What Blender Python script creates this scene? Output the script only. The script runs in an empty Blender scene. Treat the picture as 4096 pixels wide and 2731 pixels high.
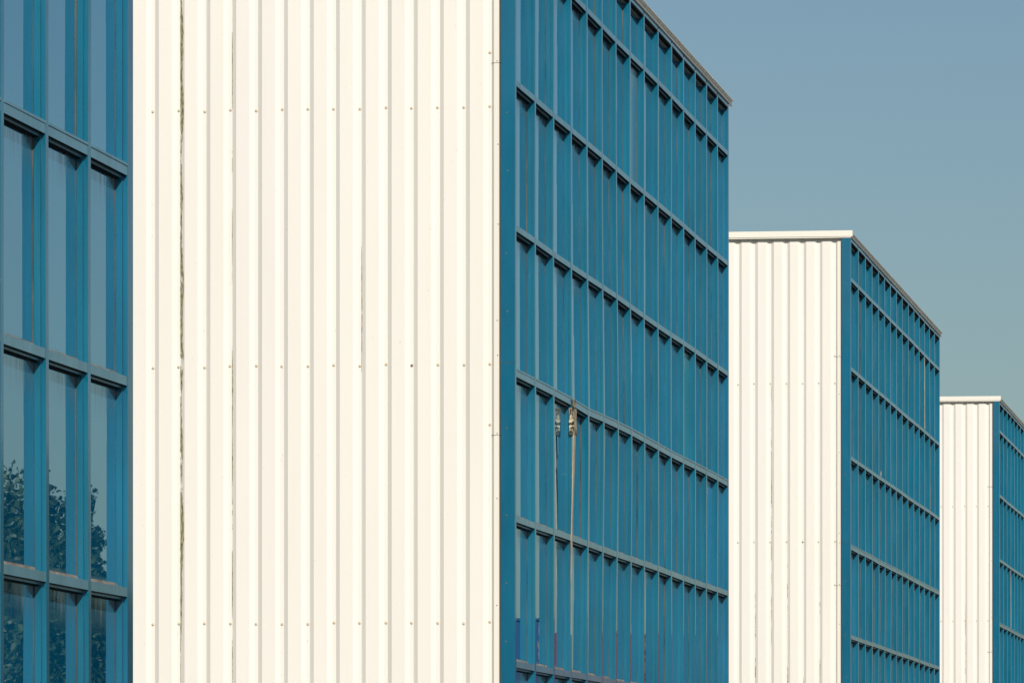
import bpy, math, random
from mathutils import Vector, Matrix
random.seed(11)
R = math.radians
S = bpy.context.scene
COL = S.collection

# ------------------------------------------------------------------ camera
EYE = 1.6
FPX = 25000.0                      # focal length in pixels of the 4096 wide photograph
cam = bpy.data.cameras.new('camera')
cam.sensor_width = 36.0
cam.lens = FPX / 4096 * 36.0
cam.shift_y = (3300 - 1365.5) / 4096
cam.clip_start = 1.0
cam.clip_end = 6000
camo = bpy.data.objects.new('camera', cam)
COL.objects.link(camo)
camo.location = (0, 0, EYE)
camo.rotation_euler = (R(90), 0, 0)
S.camera = camo

# ------------------------------------------------------------------ light
A = math.atan(3495 / FPX)          # the long glazed sides run this far off the viewing direction
U = Vector((math.sin(A), math.cos(A), 0))
N = Vector((math.cos(A), -math.sin(A), 0))
PHI, ELEV = R(24), R(31)
sh = -U * math.cos(PHI) + N * math.sin(PHI)
sdir = Vector((sh.x * math.cos(ELEV), sh.y * math.cos(ELEV), math.sin(ELEV)))
sun = bpy.data.lights.new('sun', 'SUN')
sun.energy = 4.38
sun.angle = R(0.53)
sun.color = (1.0, 0.925, 0.82)
suno = bpy.data.objects.new('sun', sun)
COL.objects.link(suno)
suno.rotation_euler = sdir.to_track_quat('Z', 'Y').to_euler()

W = bpy.data.worlds.new('World')
S.world = W
W.use_nodes = True
nt = W.node_tree
nt.nodes.clear()
sky = nt.nodes.new('ShaderNodeTexSky')
sky.sky_type = 'NISHITA'
sky.sun_disc = False
sky.sun_elevation = ELEV
sky.sun_rotation = math.atan2(sdir.x, sdir.y)
sky.air_density = 1.0
sky.dust_density = 1.0
sky.ozone_density = 2.0
bg = nt.nodes.new('ShaderNodeBackground')
bg.inputs['Strength'].default_value = 0.060
wo = nt.nodes.new('ShaderNodeOutputWorld')
tint = nt.nodes.new('ShaderNodeMix')
tint.data_type, tint.blend_type = 'RGBA', 'MULTIPLY'
tint.inputs[0].default_value = 1.0
tint.inputs[7].default_value = (0.885, 1.0, 1.05, 1)
nt.links.new(sky.outputs[0], tint.inputs[6])
nt.links.new(tint.outputs[2], bg.inputs[0])
nt.links.new(bg.outputs[0], wo.inputs[0])

vs = S.view_settings
vs.view_transform = 'Standard'
vs.look = 'None'
vs.exposure = 0.0
vs.gamma = 1.0
vs.use_curve_mapping = False

# ------------------------------------------------------------------ materials
def mat(name, color, rough=0.5, ior=1.5, metal=0.0):
    m = bpy.data.materials.new(name)
    m.use_nodes = True
    b = m.node_tree.nodes['Principled BSDF']
    b.inputs['Base Color'].default_value = (*color, 1)
    b.inputs['Roughness'].default_value = rough
    b.inputs['IOR'].default_value = ior
    b.inputs['Metallic'].default_value = metal
    return m, m.node_tree, b

def nd(t, typ, **kw):
    n = t.nodes.new(typ)
    for k, v in kw.items():
        setattr(n, k, v)
    return n

def noise(t, scale, stretch=(1, 1, 1), detail=4, coord='Object', rough=0.55):
    tc = nd(t, 'ShaderNodeTexCoord')
    mp = nd(t, 'ShaderNodeMapping')
    mp.inputs['Scale'].default_value = stretch
    n = nd(t, 'ShaderNodeTexNoise')
    n.inputs['Scale'].default_value = scale
    n.inputs['Detail'].default_value = detail
    n.inputs['Roughness'].default_value = rough
    t.links.new(tc.outputs[coord], mp.inputs[0])
    t.links.new(mp.outputs[0], n.inputs['Vector'])
    return n.outputs['Fac']

def ramp(t, src, pts):
    r = nd(t, 'ShaderNodeValToRGB')
    e = r.color_ramp.elements
    while len(e) < len(pts):
        e.new(0.5)
    for i, (p, c) in enumerate(pts):
        e[i].position = p
        e[i].color = (*c, 1) if len(c) == 3 else c
    t.links.new(src, r.inputs[0])
    return r.outputs[0]

def g(v):
    return (v, v, v)

def mix(t, fac, a, b, mode='MIX'):
    m = nd(t, 'ShaderNodeMix', data_type='RGBA', blend_type=mode)
    for sock, val in ((m.inputs[0], fac), (m.inputs[6], a), (m.inputs[7], b)):
        if isinstance(val, (int, float)):
            sock.default_value = val
        elif isinstance(val, tuple):
            sock.default_value = (*val, 1)
        else:
            t.links.new(val, sock)
    return m.outputs[2]

def math_n(t, op, a, b=None, clamp=False):
    m = nd(t, 'ShaderNodeMath', operation=op, use_clamp=clamp)
    for i, v in enumerate((a, b)):
        if v is None:
            continue
        if isinstance(v, (int, float)):
            m.inputs[i].default_value = v
        else:
            t.links.new(v, m.inputs[i])
    return m.outputs[0]

def bump(t, b, h, strength, dist):
    n = nd(t, 'ShaderNodeBump')
    n.inputs['Strength'].default_value = strength
    n.inputs['Distance'].default_value = dist
    t.links.new(h, n.inputs['Height'])
    t.links.new(n.outputs[0], b.inputs['Normal'])

# cream coated steel
CREAM = (0.80, 0.780, 0.732)
def cream_mat(name, col, dirty=0.5):
    m, t, b = mat(name, col, 0.42)
    soft = ramp(t, noise(t, 0.9, (1, 1, 0.25), 3), [(0.3, g(0.955)), (0.75, g(1.0))])
    streak = ramp(t, noise(t, 26, (1, 1, 0.03), 3), [(0.55, g(0)), (0.85, g(1))])
    speck = ramp(t, noise(t, 34, (1, 1, 0.55), 2), [(0.735, g(0)), (0.78, g(1))])
    oi = nd(t, 'ShaderNodeObjectInfo')
    vary = ramp(t, oi.outputs['Random'], [(0, (0.975, 0.975, 0.985)), (0.5, (0.99, 0.985, 0.97)), (1, (1.0, 1.0, 0.99))])
    c = mix(t, 1.0, col, soft, 'MULTIPLY')
    c = mix(t, 1.0, c, vary, 'MULTIPLY')
    c = mix(t, math_n(t, 'MULTIPLY', streak, 0.14 * dirty), c, (0.50, 0.43, 0.30))
    c = mix(t, math_n(t, 'MULTIPLY', speck, 0.55 * dirty), c, (0.30, 0.25, 0.17))
    t.links.new(c, b.inputs['Base Color'])
    bump(t, b, noise(t, 1.6, (1, 1, 0.35), 2), 0.25, 0.004)
    return m
M_CREAM = cream_mat('cream_coated_steel', CREAM)
M_CREAM_TRIM = cream_mat('cream_trim', (0.80, 0.775, 0.70), 0.5)
M_COPING = cream_mat('weathered_cream_coping', (0.86, 0.82, 0.71), 0.5)

# blue painted metal
BLUE = (0.0, 0.113, 0.200)
def blue_mat(name, col, rough=0.33, dust=0.5, coat=0.9, crough=0.07):
    m, t, b = mat(name, col, rough)
    n1 = ramp(t, noise(t, 3.0, (1, 1, 0.3), 4), [(0.3, g(0.82)), (0.7, g(1.08))])
    oi = nd(t, 'ShaderNodeObjectInfo')
    vary = ramp(t, oi.outputs['Random'], [(0, (0.92, 0.94, 0.90)), (1, (1.15, 1.06, 1.04))])
    streak = ramp(t, noise(t, 30, (1, 1, 0.05), 4), [(0.5, g(0)), (0.9, g(1))])
    chip = ramp(t, noise(t, 42, (1, 1, 0.35), 2), [(0.755, g(0)), (0.785, g(1))])
    c = mix(t, 1.0, col, n1, 'MULTIPLY')
    c = mix(t, 1.0, c, vary, 'MULTIPLY')
    c = mix(t, math_n(t, 'MULTIPLY', streak, 0.30 * dust), c, (0.09, 0.15, 0.17))
    c = mix(t, math_n(t, 'MULTIPLY', chip, 0.35 * dust), c, (0.30, 0.32, 0.30))
    t.links.new(c, b.inputs['Base Color'])
    rr = ramp(t, noise(t, 5, (1, 1, 0.4), 4), [(0.3, g(rough * 0.8)), (0.7, g(rough * 1.3))])
    t.links.new(rr, b.inputs['Roughness'])
    b.inputs['Specular IOR Level'].default_value = 0.15
    b.inputs['Coat Weight'].default_value = coat
    b.inputs['Coat Roughness'].default_value = crough
    b.inputs['Coat IOR'].default_value = 1.45
    bump(t, b, noise(t, 120, (1, 1, 1), 2), 0.10, 0.001)
    return m
M_BLUE = blue_mat('blue_painted_metal', BLUE)
M_BLUE_POST = blue_mat('blue_painted_post', (0.0, 0.114, 0.212), 0.45, 0.2)
M_TRANSOM = blue_mat('blue_painted_transom', (0.095, 0.255, 0.345), 0.34, 0.5, 0.6, 0.14)
M_HEAD = blue_mat('dark_blue_head', (0.030, 0.12, 0.17), 0.4, 0.9)

# blue reflective glass
def glass_mat(name, col, rough=0.006, f0=0.25, speck=0.0, tint=(0.80, 0.96, 1.0)):
    m, t, b = mat(name, col, rough)
    tc = nd(t, 'ShaderNodeTexCoord')
    sp = nd(t, 'ShaderNodeSeparateXYZ')
    t.links.new(tc.outputs['Generated'], sp.inputs[0])
    # dust washed down from the bar above and caught at the far jamb and the sill
    top = ramp(t, sp.outputs['Z'], [(0.80, g(0)), (0.97, g(1))])
    bot = ramp(t, sp.outputs['Z'], [(0.0, g(1)), (0.06, g(0))])
    jamb = ramp(t, sp.outputs['Y'], [(0.35, g(0.0)), (1.0, g(1))])
    ragged = ramp(t, noise(t, 14, (1, 1, 0.12), 5), [(0.35, g(0.1)), (0.72, g(1))])
    d = math_n(t, 'MULTIPLY', top, ragged)
    d = math_n(t, 'MULTIPLY', d, math_n(t, 'ADD', math_n(t, 'MULTIPLY', jamb, 0.7), 0.30))
    d = math_n(t, 'ADD', d, math_n(t, 'MULTIPLY', bot, 0.3), True)
    oi = nd(t, 'ShaderNodeObjectInfo')
    vary = ramp(t, oi.outputs['Random'], [(0, (0.80, 0.86, 0.86)), (0.5, (1, 1, 1)), (1, (1.3, 1.15, 1.12))])
    c = mix(t, 1.0, col, vary, 'MULTIPLY')
    c = mix(t, d, c, (0.20, 0.17, 0.13))
    sm = ramp(t, noise(t, 30, (1, 1, 0.5), 3), [(0.70, g(0)), (0.80, g(1))])
    c = mix(t, math_n(t, 'MULTIPLY', sm, 0.10 + speck), c, (0.42, 0.40, 0.34))
    t.links.new(c, b.inputs['Base Color'])
    r = math_n(t, 'ADD', math_n(t, 'MULTIPLY', d, 0.35), rough)
    r = math_n(t, 'ADD', r, math_n(t, 'MULTIPLY', sm, 0.25 * (speck > 0)))
    t.links.new(r, b.inputs['Roughness'])
    # slow ripple of the sheet, different on every pane
    tc2 = nd(t, 'ShaderNodeTexCoord')
    add = nd(t, 'ShaderNodeVectorMath', operation='ADD')
    sc = nd(t, 'ShaderNodeVectorMath', operation='SCALE')
    sc.inputs['Scale'].default_value = 37.0
    t.links.new(oi.outputs['Random'], sc.inputs[0])
    t.links.new(tc2.outputs['Object'], add.inputs[0])
    t.links.new(sc.outputs[0], add.inputs[1])
    mp = nd(t, 'ShaderNodeMapping')
    mp.inputs['Scale'].default_value = (0.2, 0.4, 2.6)
    t.links.new(add.outputs[0], mp.inputs[0])
    nz = nd(t, 'ShaderNodeTexNoise')
    nz.inputs['Scale'].default_value = 3.0
    nz.inputs['Detail'].default_value = 1.5
    t.links.new(mp.outputs[0], nz.inputs['Vector'])
    bn = nd(t, 'ShaderNodeBump')
    bn.inputs['Strength'].default_value = 0.5
    bn.inputs['Distance'].default_value = 0.0006
    t.links.new(nz.outputs['Fac'], bn.inputs['Height'])
    t.links.new(bn.outputs[0], b.inputs['Normal'])
    b.inputs['Specular IOR Level'].default_value = 0.0
    gl = nd(t, 'ShaderNodeBsdfGlossy')
    gl.inputs['Color'].default_value = (*tint, 1)
    t.links.new(r, gl.inputs['Roughness'])
    t.links.new(bn.outputs[0], gl.inputs['Normal'])
    lw = nd(t, 'ShaderNodeLayerWeight')
    lw.inputs['Blend'].default_value = 0.5
    t.links.new(bn.outputs[0], lw.inputs['Normal'])
    f = math_n(t, 'POWER', lw.outputs['Facing'], 3.0)
    f = math_n(t, 'ADD', math_n(t, 'MULTIPLY', f, 1 - f0), f0)
    f = math_n(t, 'MULTIPLY', f, math_n(t, 'SUBTRACT', 1.0, math_n(t, 'MULTIPLY', d, 0.8)))
    ms_ = nd(t, 'ShaderNodeMixShader')
    t.links.new(f, ms_.inputs[0])
    t.links.new(b.outputs[0], ms_.inputs[1])
    t.links.new(gl.outputs[0], ms_.inputs[2])
    t.links.new(ms_.outputs[0], t.nodes['Material Output'].inputs['Surface'])
    return m
M_GLASS = glass_mat('blue_reflective_glass', (0.0, 0.145, 0.30))
M_GLASS_FADED = glass_mat('speckled_blue_glass', (0.08, 0.19, 0.27), 0.16, 0.1, 0.75)
M_GLASS_GREEN = glass_mat('greenish_blue_glass', (0.02, 0.30, 0.34), 0.09, 0.12)
M_GLASS_VIVID = glass_mat('vivid_blue_glass', (0.0, 0.30, 0.72), 0.09, 0.12)

def rough_mat(name, c0, c1, scale=20, stretch=(1, 1, 0.3), rough=0.8, metal=0.0, bmp=0.002, lim=(0.33, 0.68)):
    m, t, b = mat(name, c0, rough, 1.5, metal)
    n = noise(t, scale, stretch, 6)
    c = ramp(t, n, [(lim[0], c0), (lim[1], c1)])
    t.links.new(c, b.inputs['Base Color'])
    bump(t, b, n, 0.6, bmp)
    return m
M_GASKET = rough_mat('perished_brown_gasket', (0.012, 0.045, 0.06), (0.11, 0.09, 0.065), 9, (1, 1, 0.3))
M_BEAD = rough_mat('weathered_aluminium_bead', (0.15, 0.12, 0.09), (0.36, 0.31, 0.25), 8, (1, 1, 3), 0.55)
M_TAN = rough_mat('bare_tan_backing', (0.34, 0.27, 0.18), (0.54, 0.46, 0.33), 12, (1, 1, 0.25))
M_TORN = rough_mat('torn_rusty_backing', (0.03, 0.028, 0.02), (0.56, 0.48, 0.32), 24, (1, 1, 0.3), 0.7, 0, 0.01, (0.44, 0.56))
M_RIVET = rough_mat('painted_screw_head', (0.36, 0.29, 0.19), (0.66, 0.58, 0.43), 60, (1, 1, 1), 0.45)
M_RUST = rough_mat('rusty_screw_head', (0.10, 0.06, 0.035), (0.30, 0.20, 0.12), 60, (1, 1, 1), 0.7)
M_BAR_SHADE = rough_mat('black_bar_shade', (0.006, 0.007, 0.008), (0.016, 0.016, 0.015), 20)  # near-black colour standing in for the deep shade under the bars
M_BAR_SHADE.node_tree.nodes['Principled BSDF'].inputs['Specular IOR Level'].default_value = 0.08
M_DARK = rough_mat('dark_joint', (0.05, 0.045, 0.035), (0.14, 0.12, 0.09), 30)
M_ROOF = rough_mat('grey_roof_sheet', (0.20, 0.20, 0.19), (0.30, 0.29, 0.27), 0.8, (1, 1, 1))
M_BLUEPEEL = blue_mat('peeled_blue_flake', (0.03, 0.15, 0.22), 0.5, 1.5)

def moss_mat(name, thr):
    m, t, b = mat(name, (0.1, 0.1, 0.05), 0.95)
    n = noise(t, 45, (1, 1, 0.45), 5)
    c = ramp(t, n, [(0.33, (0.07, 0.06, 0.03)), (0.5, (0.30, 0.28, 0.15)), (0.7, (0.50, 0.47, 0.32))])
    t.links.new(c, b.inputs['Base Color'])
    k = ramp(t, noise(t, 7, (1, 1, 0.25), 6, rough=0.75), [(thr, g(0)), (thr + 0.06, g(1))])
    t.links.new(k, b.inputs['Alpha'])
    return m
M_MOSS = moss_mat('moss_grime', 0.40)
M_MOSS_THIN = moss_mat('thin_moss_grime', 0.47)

# ------------------------------------------------------------------ helpers
def link(o, parent=None):
    COL.objects.link(o)
    if parent is not None:
        o.parent = parent
    return o

class MB:
    def __init__(s):
        s.v, s.f = [], []
    def box(s, x0, x1, y0, y1, z0, z1, fn=None):
        b = len(s.v)
        s.v += [(x, y, z) for z in (z0, z1) for y in (y0, y1) for x in (x0, x1)]
        s.f += [tuple(b + i for i in q) for q in ((0, 2, 3, 1), (4, 5, 7, 6), (0, 1, 5, 4), (2, 6, 7, 3), (0, 4, 6, 2), (1, 3, 7, 5))]
        return s
    def prism_z(s, poly, zs):
        """closed plan outline (x,y), counter-clockwise from above, stacked at heights zs"""
        b, n = len(s.v), len(poly)
        for z in zs:
            s.v += [(x, y, z) for x, y in poly]
        for k in range(len(zs) - 1):
            for i in range(n):
                j = (i + 1) % n
                s.f.append((b + k * n + i, b + k * n + j, b + (k + 1) * n + j, b + (k + 1) * n + i))
        s.f.append(tuple(b + i for i in reversed(range(n))))
        s.f.append(tuple(b + (len(zs) - 1) * n + i for i in range(n)))
        return s
    def prism_y(s, poly, ys):
        """closed outline (x,z) stacked along y"""
        b, n = len(s.v), len(poly)
        for y in ys:
            s.v += [(x, y, z) for x, z in poly]
        for k in range(len(ys) - 1):
            for i in range(n):
                j = (i + 1) % n
                s.f.append((b + k * n + j, b + k * n + i, b + (k + 1) * n + i, b + (k + 1) * n + j))
        s.f.append(tuple(b + i for i in range(n)))
        s.f.append(tuple(b + (len(ys) - 1) * n + i for i in reversed(range(n))))
        return s
    def warp(s, fn):
        s.v = [fn(*p) for p in s.v]
        return s
    def mesh(s, name, m):
        me = bpy.data.meshes.new(name)
        me.from_pydata(s.v, [], s.f)
        me.materials.append(m)
        me.update()
        return me
    def build(s, name, m, parent=None, loc=None):
        o = bpy.data.objects.new(name, s.mesh(name, m))
        if loc:
            o.location = loc
        return link(o, parent)

def thing(name, label, cat, loc=(0, 0, 0), rz=0, group=None):
    o = bpy.data.objects.new(name, None)
    o.location = loc
    o.rotation_euler = (0, 0, rz)
    o['label'] = label
    o['category'] = cat
    if group:
        o['group'] = group
    return link(o)

# ------------------------------------------------------------------ setting
gm, gt, gb = mat('yard_asphalt', (0.055, 0.054, 0.05), 0.9)
gn = ramp(gt, noise(gt, 0.35, (1, 1, 1), 8), [(0.3, (0.036, 0.035, 0.033)), (0.7, (0.060, 0.058, 0.053))])
gt.links.new(gn, gb.inputs['Base Color'])
bump(gt, gb, noise(gt, 40, (1, 1, 1), 4), 0.5, 0.01)
q = MB()
q.v = [(-2500, -1500, 0), (2500, -1500, 0), (2500, 4500, 0), (-2500, 4500, 0)]
q.f = [(0, 1, 2, 3)]
o = q.build('ground', gm)
o['kind'] = 'structure'
pm = rough_mat('pavement_concrete', (0.08, 0.078, 0.07), (0.13, 0.125, 0.115), 0.6, (1, 1, 1))
# (the pavement strip is laid in the blocks' own frame further down)

# ------------------------------------------------------------------ the blocks
P0 = Vector((0.03, 2.579e-3 * FPX, 0))          # near outer corner of the second block
PITCH = 1.6175e-3 * FPX / math.cos(A)           # block to block, along the glazed side
LEN = 21.20
NC, PW, M0 = 15, 1.40, 0.13                     # cells, width of a cell, first bar
TZ = [1.6 + z for z in (9.20, 7.70, 6.20, 4.70, 3.20, 1.70, 0.20, -1.30)]
HEAD = 1.6 + 9.857
TOP = 1.6 + 9.98
GV = -0.079                                     # face of the glass
DEEP = 12.3
CREST, RIB_D, RUN = 0.070, 0.030, 0.047
PER, P_FIRST = 0.2727, 0.2546
SHEET_TOP = 1.6 + 9.862

def bx(b):
    return P0 + U * ((b - 1) * PITCH - (0.30 if b == 0 else 0.0))      # block 1 stands at P0

def rivet_mesh(name, r, m):
    q = MB()
    rings = [(1.35, 0.0), (1.35, 0.0012), (0.95, 0.0014), (0.98, 0.004), (0.62, 0.0075)]
    n = 10
    for rr, h in rings:
        q.v += [(rr * r * math.cos(2 * math.pi * i / n), -h * r / 0.0095, rr * r * math.sin(2 * math.pi * i / n)) for i in range(n)]
    for k in range(len(rings) - 1):
        for i in range(n):
            j = (i + 1) % n
            q.f.append((k * n + i, k * n + j, (k + 1) * n + j, (k + 1) * n + i))
    q.f.append(tuple((len(rings) - 1) * n + i for i in range(n)))
    me = q.mesh(name, m)
    return me
ME_RIVET = rivet_mesh('rivet', 0.0115, M_RIVET)
ME_RUST = rivet_mesh('rusty_rivet', 0.0115, M_RUST)
ME_SCREW = rivet_mesh('screw', 0.005, M_RUST)

def gauss(a, b, s):
    return math.exp(-((a - b) / s) ** 2)

def make_block(b, label, spec):
    root = thing('factory_block', label, 'building', bx(b), -A, 'identical factory blocks set in a row')
    rnd = random.Random(100 + b)
    ph = [rnd.uniform(0, 6.28) for _ in range(6)]
    bulge = spec.get('bulge', 0)
    def dv(y, z):            # the glazed side is not quite true: it bellies and ripples by millimetres
        w = 0.003 * math.sin(y * 0.55 + ph[0]) * math.sin(z * 0.9 + ph[1]) + 0.002 * math.sin(y * 1.7 + ph[2] + z * 0.8)
        w += bulge * gauss(z, 5.9, 1.5) * gauss(y, 8.2, 4.0)
        return w * min(1, max(0, (y - 0.2) / 1.5)) * min(1, max(0, (LEN - y) / 1.5))
    def dz(y, z):
        return 0.004 * math.sin(y * 0.8 + ph[3] + z) * min(1, max(0, (y - .2) / 1.5)) - bulge * 0.8 * gauss(z, 6.3, .4) * gauss(y, 5.7, .7) - bulge * 0.35 * gauss(z, 6.3, .5) * gauss(y, 7.0, 2.2)
    def wf(x, y, z):
        return (x + dv(y, z), y, z + dz(y, z))
    ms = [0.13, 1.57, 3.04, 4.50, 5.90, 7.26, 8.59, 9.94, 11.34, 12.82, 14.26, 15.65, 17.02, 18.40, 19.78, 21.12]
    jit = [0] + [rnd.uniform(-0.015, 0.015) * (b != 1) for _ in range(NC - 1)] + [0]
    ms = [m + j for m, j in zip(ms, jit)]
    first = spec.get('first_cell', 0)

    # window bars, storey-high, base plus narrower cap
    allz = [HEAD] + TZ
    for k in range(max(1, first), NC):
        c = ms[k]
        hb, hc = 0.078, 0.044
        zs = [0.32]
        z = 0.32
        while z < HEAD - 0.8:
            z += 0.75
            zs.append(z)
        zs.append(HEAD - 0.06)
        poly = [(GV - 0.012, c - hb), (-0.031, c - hb), (-0.031, c - hc), (0.0, c - hc), (0.0, c + hc), (-0.031, c + hc), (-0.031, c + hb), (GV - 0.012, c + hb)]
        MB().prism_z(poly, zs).warp(wf).build('mullion', M_BLUE, root)
        MB().prism_z([(GV - .004, c - hb - 0.012), (GV + 0.0036, c - hb - 0.012), (GV + 0.0036, c - hb + 0.001), (GV - .004, c - hb + 0.001)], zs).warp(wf).build('gasket', M_GASKET, root)
    c = LEN - 0.075
    # far end gasket
    MB().prism_z([(GV - .004, LEN - 0.172), (GV + 0.0036, LEN - 0.172), (GV + 0.0036, LEN - 0.161), (GV - .004, LEN - 0.161)], [0.32, 4, 8, HEAD - 0.06]).build('gasket', M_GASKET, root)

    # panes and transoms, cell by cell
    def edges(k):
        y0 = 0.11 if k == 0 else ms[k] + 0.055
        y1 = LEN - 0.13 if k == NC - 1 else ms[k + 1] - 0.055
        return y0, y1
    for k in range(first, NC):
        y0, y1 = edges(k)
        cap0 = 0.112 if k == 0 else ms[k] + 0.0425
        cap1 = LEN - 0.112 if k == NC - 1 else ms[k + 1] - 0.0425
        bs0 = 0.112 if k == 0 else ms[k] + 0.0775
        bs1 = LEN - 0.162 if k == NC - 1 else ms[k + 1] - 0.0675
        for r, zt in enumerate(allz[:-1]):
            zb = allz[r + 1]
            z_hi = zt - (0.05 if r == 0 else 0.09)
            z_lo = zb - 0.02
            m = M_GLASS
            lab = None
            if (k, r) in spec.get('odd', {}):
                m, lab = spec['odd'][(k, r)]
            t0 = rnd.gauss(0, 0.0018)
            t1 = rnd.gauss(0, 0.0018)
            q = MB().box(GV - 0.012, GV, y0, y1, z_lo, z_hi)
            q.v = [(x + (t0 if y < (y0 + y1) / 2 else t1), y, z) for x, y, z in q.v]
            q.warp(wf)
            o = q.build('window_pane', m, root)
            if lab:
                o['label'] = lab
            # transom at zb
            y_c0, y_c1 = cap0, cap1
            jx = rnd.gauss(0, 0.0008)
            q = MB()
            hgt = 0.062 if r < 3 else 0.066
            q.prism_y([(GV - .01, zb - hgt - 0.020), (-0.040, zb - hgt - 0.020), (-0.036, zb - hgt - 0.016), (-0.036, zb - hgt + 0.022), (-0.010, zb - hgt + 0.022), (-0.010, zb - hgt), (jx - .002, zb - hgt), (jx - .002, zb), (GV - .01, zb + 0.001)], [cap0, cap1])
            q.warp(wf)
            q.build('transom', M_TRANSOM, root)
            MB().box(-0.0357, -0.0105, cap0 + .001, cap1 - .001, zb - hgt + 0.0008, zb - hgt + 0.0216).box(GV + .0006, -0.046, cap0 + .001, cap1 - .001, zb - hgt - 0.026, zb - hgt - 0.0203).warp(wf).build('shade_strip', M_BAR_SHADE, root)  # added black strips: shade painted in the notch and under the transom
            if r == 3:      # expansion joint: a second lip on the bar
                MB().prism_y([(GV, zb + .002), (0.003, zb + .002), (0.003, zb + .020), (GV, zb + .026)], [cap0, cap1]).warp(wf).build('sill_lip', M_TRANSOM, root)
            if 4 <= r <= 6:
                zz = zb + 0.003
                MB().prism_y([(GV + .0005, zz), (GV + 0.024, zz), (GV + 0.018, zz + 0.012), (GV + 0.014, zz + 0.013), (GV + 0.010, zz + 0.027), (GV + .0005, zz + 0.030)],
                             [y0 + .02, y1 - rnd.uniform(0.02, 0.05)]).warp(wf).build('glazing_bead', M_BEAD, root)
        # head bar under the coping
        MB().prism_y([(GV - .01, HEAD - 0.075), (-0.031, HEAD - 0.075), (-0.031, HEAD - 0.052), (-0.003, HEAD - 0.052), (-0.003, HEAD), (GV - .01, HEAD)], [cap0, cap1]).warp(wf).build('head_bar', M_TRANSOM, root)

    for k in range(first, NC):
        cap0 = 0.112 if k == 0 else ms[k] + 0.0435
        cap1 = LEN - 0.112 if k == NC - 1 else ms[k + 1] - 0.0435
        MB().box(GV + .0006, -0.0105, cap0, cap1, HEAD - 0.079, HEAD - 0.0755).box(-0.0300, -0.0040, cap0, cap1, HEAD - 0.0745, HEAD - 0.0525).warp(wf).build('shade_strip', M_BAR_SHADE, root)  # same added strips, painting the shade beneath the head bar
    # corner posts: near (two lengths with a joint) and far
    jz = 1.6 + 4.775
    for z0, z1 in ((0.0, jz - 0.0025), (jz + 0.0025, HEAD)):
        q = MB()
        e = 0.006
        q.prism_z([(-0.143, 0), (-e, 0), (0, e), (0, 0.11), (-0.143, 0.11)], [z0, z1])
        q.build('corner_post', M_BLUE_POST, root)
    MB().box(-0.14, -0.003, 0.003, 0.108, jz - 0.003, jz + 0.003).build('post_joint', M_DARK, root)
    MB().prism_z([(-0.16, LEN - .16), (-.031, LEN - .16), (-.031, LEN - .11), (0, LEN - .11), (0, LEN + spec.get('post', 0)), (-.16, LEN + spec.get('post', 0))], [0, HEAD]).build('corner_post', M_BLUE_POST, root)
    for zz in (9.9, 9.1, 7.35, 6.75, 5.9, 5.3, 4.1, 3.2, 2.5, 1.9):
        s = bpy.data.objects.new('screw', ME_SCREW)
        s.location = (-0.085 + rnd.uniform(-.01, .01), -0.0003, 1.6 + zz)
        link(s, root)

    # corner flashing between the post and the ribbed sheets, lengths butted with a thin lap
    v0 = -P_FIRST
    js = [1.6 + 7.872, 1.6 + 4.03, 1.6 + 0.19]
    zz = [SHEET_TOP] + js + [0.0]
    for i in range(len(zz) - 1):
        o_ = 0.0
        q = MB()
        q.prism_z([(v0 + 0.001, CREST + RIB_D - .002), (v0 + 0.027, CREST - .003), (-0.144, CREST - .003), (-0.144, CREST + 0.2), (v0 + 0.001, CREST + 0.2)], [zz[i + 1] + 0.0018, zz[i] - 0.0018])
        q.build('corner_flashing', M_CREAM_TRIM, root)
    for j in js[:2]:
        MB().prism_z([(v0 - 0.002, CREST + RIB_D - .005), (v0 + 0.026, CREST - 0.0045), (-0.1445, CREST - 0.0045), (-0.1445, CREST), (v0 + .03, CREST), (v0 + .003, CREST + RIB_D)], [j - 0.003, j + 0.003]).build('flashing_lap', M_BEAD, root)
        for dx, me in ((0.06, ME_SCREW),):
            s = bpy.data.objects.new('screw', me)
            s.location = (v0 + dx, CREST - 0.0035, j + 0.018)
            link(s, root)
    for zc in (7.15, 6.2, 5.1, 4.7, 3.3, 2.4):
        s = bpy.data.objects.new('screw', ME_SCREW)
        s.location = (v0 + 0.062 + rnd.uniform(-.006, .01), CREST - 0.0035, 1.6 + zc + rnd.uniform(-.2, .2))
        link(s, root)

    # ribbed sheets: two ribs a sheet, right edge lapping in a valley
    nper = int((DEEP - P_FIRST) / PER)
    rows = [1.6 + z for z in (7.425, 4.765, 2.095, -0.57)]
    k = 0
    while k < nper:
        n = 2
        pr = -(P_FIRST + PER * k)
        lift = -0.0012 if (k // 2) % 2 else 0.0
        pts = [(pr + (0.0016 if k else 0), CREST + RIB_D + lift)]
        for j in range(n):
            x = pr - PER * j
            pts += [(x - 0.040, CREST + RIB_D + lift), (x - 0.040 - RUN, CREST + lift)]
            pts += [(x - PER + RUN, CREST + lift), (x - PER + 0.0016 * (j == n - 1), CREST + RIB_D + lift)]
        xl = pts[-1][0]
        poly = [(x, y) for x, y in reversed(pts)]         # left -> right along the front
        poly = poly + [(pts[0][0], CREST + 0.12), (xl, CREST + 0.12)]
        sh_ = MB().prism_z(poly, [0.0, SHEET_TOP + rnd.uniform(-0.002, 0.001)]).build('cladding_sheet', M_CREAM, root)
        for j in range(n):
            for i, zr in enumerate(rows):
                rv = bpy.data.objects.new('rivet', ME_RIVET if rnd.random() > 0.03 else ME_RUST)
                rv.location = (pr - PER * j - 0.019 + rnd.uniform(-.004, .004), CREST + RIB_D + lift - 0.0002, zr + rnd.uniform(-.008, .008))
                link(rv, sh_)
        k += n
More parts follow.
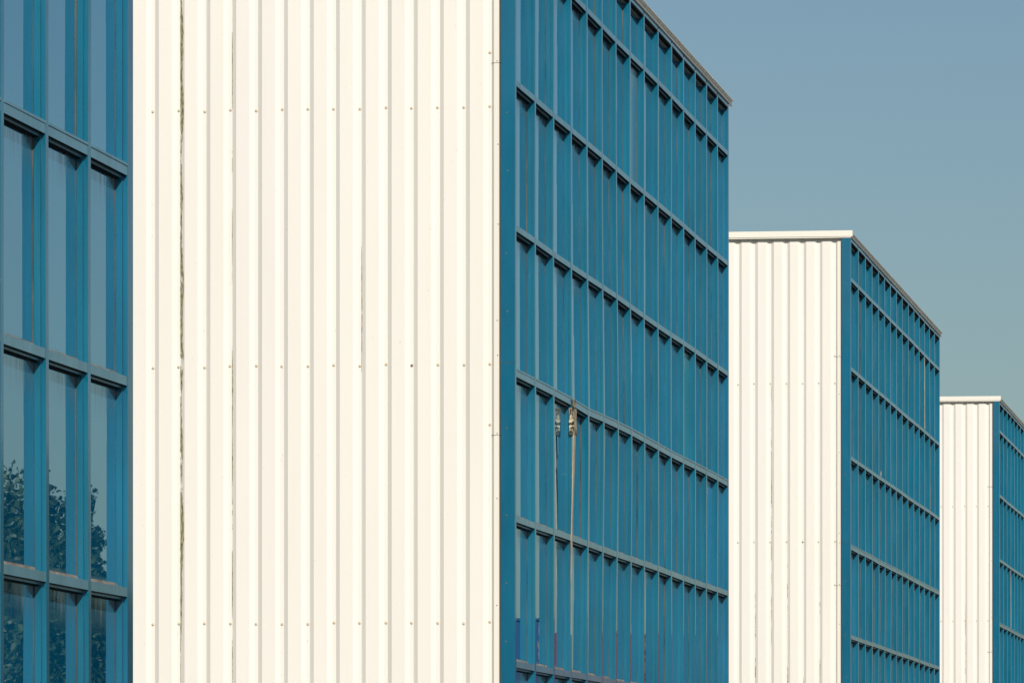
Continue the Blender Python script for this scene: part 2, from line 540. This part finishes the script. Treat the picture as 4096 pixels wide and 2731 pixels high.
    # extra rivet near the flashing lap
    for zr in js[:2]:
        rv = bpy.data.objects.new('rivet', ME_RIVET)
        rv.location = (v0 - 0.02, CREST + RIB_D - 0.0002, zr + 0.11 if b == 1 else zr + 0.01)
        link(rv, root)
    xr = -(P_FIRST + PER * k)
    # grime standing in the corner where a rib wall meets the valley
    for kk, z0, z1, w, thin in spec.get('moss', []):
        vv = -(P_FIRST + PER * kk)
        q = MB()
        nz_ = max(4, int((z1 - z0) / 0.035))
        L_, R_ = [], []
        wob = rnd.uniform(0, 9)
        for i in range(nz_ + 1):
            z = z0 + (z1 - z0) * i / nz_
            tap = min(1, 6 * i / nz_, 6 * (nz_ - i) / nz_ + 0.02)
            a_ = w * tap * (0.62 + 0.38 * math.sin(z * 5 + wob) * math.sin(z * 2.3 + wob) + rnd.uniform(-.12, .12))
            a_ = max(0.002, min(a_, 0.96))
            l_ = -0.05 - 0.10 * rnd.random() * w
            q.v += [(vv + l_ * 0.03, CREST + RIB_D - 0.0030, z), (vv + 0.0005, CREST + RIB_D - 0.0032, z), (vv + RUN * a_, CREST + RIB_D - RIB_D * a_ - 0.0032, z)]
        for i in range(nz_):
            for c_ in (0, 1):
                a0 = i * 3 + c_
                q.f.append((a0, a0 + 1, a0 + 4, a0 + 3))
        o = q.build('grime_streak', M_MOSS_THIN if thin else M_MOSS, root)
        o['kind'] = 'stuff'

    # rest of the shell
    MB().box(-DEEP + .02, GV - 0.03, CREST + 0.125, LEN - 0.02, 0, HEAD - 0.1).build('inner_wall', M_CREAM, root)
    q = MB()
    pts = []
    y = CREST + .2
    while y < LEN - 0.3:
        pts += [(-DEEP - .03, y), (-DEEP - .03, y + .18), (-DEEP, y + .21), (-DEEP, y + .26)]
        y += 0.2727
    poly = [(-DEEP + .018, CREST + .13)] + [(-DEEP + .018, y)] + list(reversed(pts))
    q.prism_z(list(reversed(poly)), [0, HEAD - .1]).build('rear_wall', M_CREAM, root)
    q = MB()
    pts = []
    x = -0.18
    while x > -DEEP + .1:
        pts += [(x, LEN + .01), (x - .18, LEN + .01), (x - .21, LEN - .015), (x - .25, LEN - .015)]
        x -= 0.2727
    q.prism_z(list(reversed([(-.18, LEN - .019)] + pts + [(x, LEN - .019)])), [0, HEAD - .1]).build('end_wall', M_CREAM, root)
    MB().box(-DEEP - .02, -0.05, CREST + .05, LEN - .04, HEAD - .098, HEAD - .03).build('roof', M_ROOF, root)

    # coping on the near end
    def piece(name, x0, x1, y0, y1, z0, z1, m):
        q = MB().box(x0, x1, y0, y1, z0, z1)
        o = q.build(name, m, root)
        md = o.modifiers.new('bevel', 'BEVEL')
        md.width = 0.003
        md.segments = 2
        return o
    x = 0.033
    first_len = 2.2
    while x > -DEEP:
        x1 = max(x - (first_len if x > 0 else 3.75), -DEEP - .03)
        piece('roof_coping', x1 + 0.002, x - 0.002 if x < 0 else x, -0.022, 0.12, HEAD + 0.022, TOP, M_CREAM_TRIM)
        piece('drip_edge', x1 + 0.001, (x - 0.001) if x < 0 else 0.012, -0.012, 0.10, HEAD + 0.001, HEAD + 0.018, M_CREAM_TRIM)
        x = x1
    # coping on the glazed side
    ys = [0.122, 3.85, 7.60, 11.38, 15.10, 18.86, LEN + 0.31]
    for i in range(len(ys) - 1):
        ya, yb = ys[i] + 0.003, ys[i + 1] - 0.003
        sag = rnd.uniform(-.003, .003)
        q = MB()
        q.prism_y([(-0.30, TOP - .10), (0.004, TOP - .10), (0.006, TOP - 0.058), (0.024, TOP - 0.056), (0.036, TOP - 0.050), (0.033, TOP - 0.043), (-0.012, TOP - 0.001), (-0.02, TOP), (-0.30, TOP + 0.004)], [ya, yb])
        q.v = [(x_, y_, z_ + sag * (y_ - ya) / (yb - ya)) for x_, y_, z_ in q.v]
        q.build('roof_coping', M_COPING, root)
        MB().prism_y([(-.1, HEAD + .001), (0.012, HEAD + .001), (0.018, HEAD + .006), (0.012, HEAD + .014), (-.1, HEAD + .02)], [ya, yb]).build('drip_edge', M_CREAM_TRIM, root)
    # plinth
    MB().box(-DEEP - .05, 0.03, -0.03, LEN + .03, 0, 0.29).build('plinth', pm, root)
    return root, ms, wf, rnd

def strip(root, wf, rnd, yc, z0, z1, w0, w1, m, name, x=0.003, xd=0.0, step=0.05, label=None, rag=0.3, th=0.006):
    """a ragged narrow plate lying on the front of a window bar"""
    q = MB()
    n = max(3, int((z1 - z0) / step))
    for i in range(n + 1):
        z = z0 + (z1 - z0) * i / n
        w = w0 + (w1 - w0) * i / n
        a_ = yc - w / 2 * (1 + rnd.uniform(-rag, rag))
        b_ = yc + w / 2 * (1 + rnd.uniform(-rag, rag))
        xo = x + xd * (i / n)
        q.v += [(xo - th, a_, z), (xo, a_, z), (xo, b_, z), (xo - th, b_, z)]
    for i in range(n):
        for c_ in range(4):
            a0, a1 = i * 4 + c_, i * 4 + (c_ + 1) % 4
            q.f.append((a0, a1, a1 + 4, a0 + 4))
    q.f += [(3, 2, 1, 0), tuple(n * 4 + i for i in range(4))]
    o = q.warp(wf).build(name, m, root)
    if label:
        o['label'] = label
    return o

Zr = lambda z: 1.6 + z
# nearest block, cut by the left edge
make_block(0, 'nearest factory block at the left edge, only its blue bays showing', {'first_cell': 0, 'post': 0.085})

# second block
rootA, msA, wfA, rndA = make_block(1, 'large cream factory block in the middle with a torn window bar', {
    'bulge': 0.024,
    'odd': {(7, 1): (M_GLASS_FADED, 'faded speckled window pane'), (11, 3): (M_GLASS_GREEN, 'greenish window pane'), (13, 4): (M_GLASS_VIVID, 'bright blue window pane')},
    'moss': [(12, 3.0, 11.45, 0.85, False), (10, 7.2, 10.5, 0.12, True), (10, 5.1, 6.6, 0.28, False), (10, 2.9, 5.1, 0.18, True),
             (5, 6.3, 7.6, 0.18, False), (9, 10.2, 10.6, 0.12, True)]})
# torn bar and the peeled bar beside it
m3, m2 = msA[3], msA[3]
y3 = msA[3]
strip(rootA, wfA, rndA, y3 + 0.05, Zr(4.30), Zr(4.60), 0.26, 0.24, M_TORN, 'torn_bar_cover', 0.030, -0.004, 0.025, 'ragged torn cover of the broken window bar', 0.25, 0.052)
strip(rootA, wfA, rndA, y3 - 0.01, Zr(3.10), Zr(4.30), 0.08, 0.16, M_TAN, 'bare_strip', 0.004, 0.026, 0.04, 'bare tan strip where the blue cover is gone', 0.07, 0.007)
strip(rootA, wfA, rndA, y3 - 0.01, Zr(2.1), Zr(3.12), 0.02, 0.10, M_TAN, 'bare_strip', 0.003, 0.003, 0.05, 'bare tan strip where the blue cover is gone', 0.2)
strip(rootA, wfA, rndA, y3 + 0.08, Zr(4.62), Zr(4.705), 0.26, 0.10, M_TORN, 'broken_transom_joint', 0.012, 0.01, 0.02, 'broken rusty joint of the transom', 0.3)
strip(rootA, wfA, rndA, msA[3] + 0.42, Zr(7.02), Zr(7.28), 0.02, 0.05, M_TAN, 'scratch_strip', GV + .003, 0, 0.04, None, 0.4)

# third and fourth blocks
rootB, msB, wfB, rndB = make_block(2, 'cream factory block between the large middle one and the farthest one', {
    'bulge': 0.010,
    'moss': [(3, 3.0, 6.4, .3, True), (1, 3.0, 5.6, .25, True), (5, 2.9, 5.5, .35, True), (2, 2.9, 4.1, .4, False), (4, 4.5, 9.0, .2, True)]})
strip(rootB, wfB, rndB, msB[12], Zr(7.72), Zr(9.1), 0.10, 0.10, M_TAN, 'bare_strip', 0.004, 0, 0.1, 'bare tan strip where the blue cover is gone', 0.15)
strip(rootB, wfB, rndB, msB[4] + 0.5, Zr(6.21), Zr(6.33), 0.10, 0.03, M_TORN, 'torn_edge', 0.0, 0, 0.03, None, 0.3)
rootC, msC, wfC, rndC = make_block(3, 'farthest and smallest factory block, cut off by the right edge', {'bulge': 0.006, 'moss': [(2, 3, 7, .15, True)]})
strip(rootC, wfC, rndC, msC[3], Zr(4.72), Zr(6.1), 0.10, 0.10, M_TAN, 'bare_strip', 0.004, 0, 0.1, 'bare tan strip where the blue cover is gone', 0.15)

# pavement along the blocks
q = MB().box(0.04, 3.2, -PITCH - 30, PITCH * 3.6, 0.0, 0.12)
o = q.build('pavement', pm, None, bx(1))
o.rotation_euler = (0, 0, -A)
o['kind'] = 'structure'

# ------------------------------------------------------------------ across the yard: trees and containers, seen mirrored in the glass
K = (P0.x * math.cos(A) - P0.y * math.sin(A)) + GV
CM = Vector((2 * K * math.cos(A), -2 * K * math.sin(A), 0))       # the camera's mirror image in the glass plane
def seen(deg, dist):
    return Vector((CM.x + dist * math.sin(R(deg)), CM.y + dist * math.cos(R(deg)), 0))

lm, lt, lb = mat('green_leaves', (0.05, 0.09, 0.03), 0.55)
oc = ramp(lt, noise(lt, 1.3, (1, 1, 1), 3), [(0.35, (0.012, 0.035, 0.016)), (0.72, (0.050, 0.085, 0.028))])
lt.links.new(oc, lb.inputs['Base Color'])
bm_ = rough_mat('bark', (0.05, 0.04, 0.03), (0.13, 0.10, 0.07), 12)

def tube(q, pts, n=7):
    b = len(q.v)
    for (x, y, z, r) in pts:
        q.v += [(x + r * math.cos(6.2832 * i / n), y + r * math.sin(6.2832 * i / n), z) for i in range(n)]
    for k in range(len(pts) - 1):
        for i in range(n):
            j = (i + 1) % n
            q.f.append((b + k * n + i, b + k * n + j, b + (k + 1) * n + j, b + (k + 1) * n + i))

def tree(loc, h, rad, label, seed, nl=13000, base=1.2):
    rnd = random.Random(seed)
    root = thing('broadleaf_tree', label, 'tree', loc, rnd.uniform(0, 6), 'trees across the yard')
    q = MB()
    cx, cy = rnd.uniform(-.2, .2), rnd.uniform(-.2, .2)
    tube(q, [(0, 0, 0, .17), (0, 0, .5, .13), (cx * .5, cy * .5, h * .4, .09), (cx, cy, h * .75, .05), (cx, cy, h * .96, .012)])
    q.build('trunk', bm_, root)
    q = MB()
    cl = []
    nb = 46
    lmb = MB()
    for i in range(nb):
        t = i / (nb - 1)
        z = base + (h - base) * t
        rr = rad * (1 - t) ** 0.75 * rnd.uniform(0.35, 1.05) + 0.10
        a_ = i * 2.4 + rnd.uniform(-.5, .5)
        c = Vector((cx + rr * math.cos(a_), cy + rr * math.sin(a_), z + rnd.uniform(-.1, .1)))
        cl.append((c, (0.15 + 0.36 * (1 - t)) * rnd.uniform(.7, 1.2)))
        tube(lmb, [(cx * t, cy * t, z - rr * .5, .03), ((cx + c.x) / 2, (cy + c.y) / 2, z - rr * .2, .02), (c.x, c.y, c.z, .008)], 5)
    lmb.build('limbs', bm_, root)
    for _ in range(nl):
        c, r = rnd.choice(cl)
        p = c + Vector((rnd.gauss(0, r * .6), rnd.gauss(0, r * .6), rnd.gauss(0, r * .75) - .05))
        a_ = Vector((rnd.uniform(-1, 1), rnd.uniform(-1, 1), rnd.uniform(-1.4, .2))).normalized() * rnd.uniform(.06, .12)
        s_ = a_.cross(Vector((rnd.uniform(-1, 1), rnd.uniform(-1, 1), rnd.uniform(-1, 1)))).normalized() * rnd.uniform(.025, .045)
        b = len(q.v)
        q.v += [tuple(p), tuple(p + a_ * .5 + s_), tuple(p + a_), tuple(p + a_ * .5 - s_)]
        q.f.append((b, b + 1, b + 2, b + 3))
    o = q.build('crown', lm, root)
    return root
tree(seen(20.55, 94), 7.1, 1.0, 'slender leafy tree mirrored in the leftmost bay of the nearest block', 1)
tree(seen(20.12, 97), 7.3, 1.25, 'fuller leafy tree mirrored in the second bay of the nearest block', 2, 16000)
tree(seen(19.86, 92), 5.75, 0.50, 'short leafy tree mirrored in the bay beside the cream wall', 3)
tree(seen(21.0, 100), 7.6, 1.6, 'leafy tree standing outermost of the row across the yard', 4, 16000)
tree(seen(19.4, 104), 5.3, 1.0, 'low leafy tree farthest along the row across the yard', 5)

def container_mat(name, col):
    m, t, b = mat(name, col, 0.45)
    s = ramp(t, noise(t, 2.2, (1, 1, .4), 5), [(0.35, g(0.75)), (0.7, g(1.05))])
    rust = ramp(t, noise(t, 5, (1, 1, .3), 6), [(0.66, g(0)), (0.72, g(1))])
    c = mix(t, rust, mix(t, 1.0, col, s, 'MULTIPLY'), (0.16, 0.08, 0.05))
    t.links.new(c, b.inputs['Base Color'])
    return m
def container(loc, rz, z, m, label):
    root = thing('shipping_container', label, 'container', (loc.x, loc.y, z), rz, 'stacked containers across the yard')
    L_, Wd, H_ = 6.06, 2.44, 2.59
    pts = []
    y = 0.12
    while y < L_ - .2:
        pts += [(0.0, y), (0.0, y + .07), (0.035, y + .105), (0.035, y + .175)]
        y += .21
    q = MB()
    left = [(-Wd / 2 + x, yy) for x, yy in pts]
    right = [(Wd / 2 - x, yy) for x, yy in pts]
    q.prism_z(right + list(reversed(left)), [.12, H_ - .08]).build('body', m, root)
    q = MB()
    for sx in (-1, 1):
        for yy in (0, L_ - .12):
            x0 = sx * Wd / 2
            q.box(min(x0, x0 - sx * .12), max(x0, x0 - sx * .12), yy, yy + .12, 0, H_)
        q.box(min(sx * (Wd / 2 - .06), sx * Wd / 2), max(sx * (Wd / 2 - .06), sx * Wd / 2), .12, L_ - .12, 0, .118)
        q.box(min(sx * (Wd / 2 - .06), sx * Wd / 2), max(sx * (Wd / 2 - .06), sx * Wd / 2), .12, L_ - .12, H_ - .078, H_)
    q.build('frame', m, root)
    MB().box(-Wd / 2 + .06, Wd / 2 - .06, .02, L_ - .02, H_ - .07, H_ - .03).build('roof', m, root)
    for sx in (-1, 1):
        d = MB().box(min(sx * .01, sx * 1.09), max(sx * .01, sx * 1.09), -.0, .05, .1, H_ - .1).build('door', m, root)
        tb = MB()
        for xx in (.3, .75):
            tb.box(sx * xx - .015, sx * xx + .015, -.035, -.003, .12, H_ - .12)
        tb.build('locking_bar', M_BEAD, d)
    return root
M_RED = container_mat('red_container_paint', (0.24, 0.018, 0.035))
M_NAVY = container_mat('blue_container_paint', (0.006, 0.055, 0.19))
M_WHT = container_mat('white_container_paint', (0.62, 0.62, 0.60))
ra = -R(15.6)
for deg, dist, m, word in ((16.08, 107.5, M_NAVY, 'blue'), (14.70, 117.0, M_RED, 'red'), ):
    p = seen(deg, dist)
    container(p, ra, 0.0, m, 'lower %s shipping container standing on the yard ground' % word)
    container(p, ra, 2.595, m, 'upper %s shipping container on top of its stack' % word)
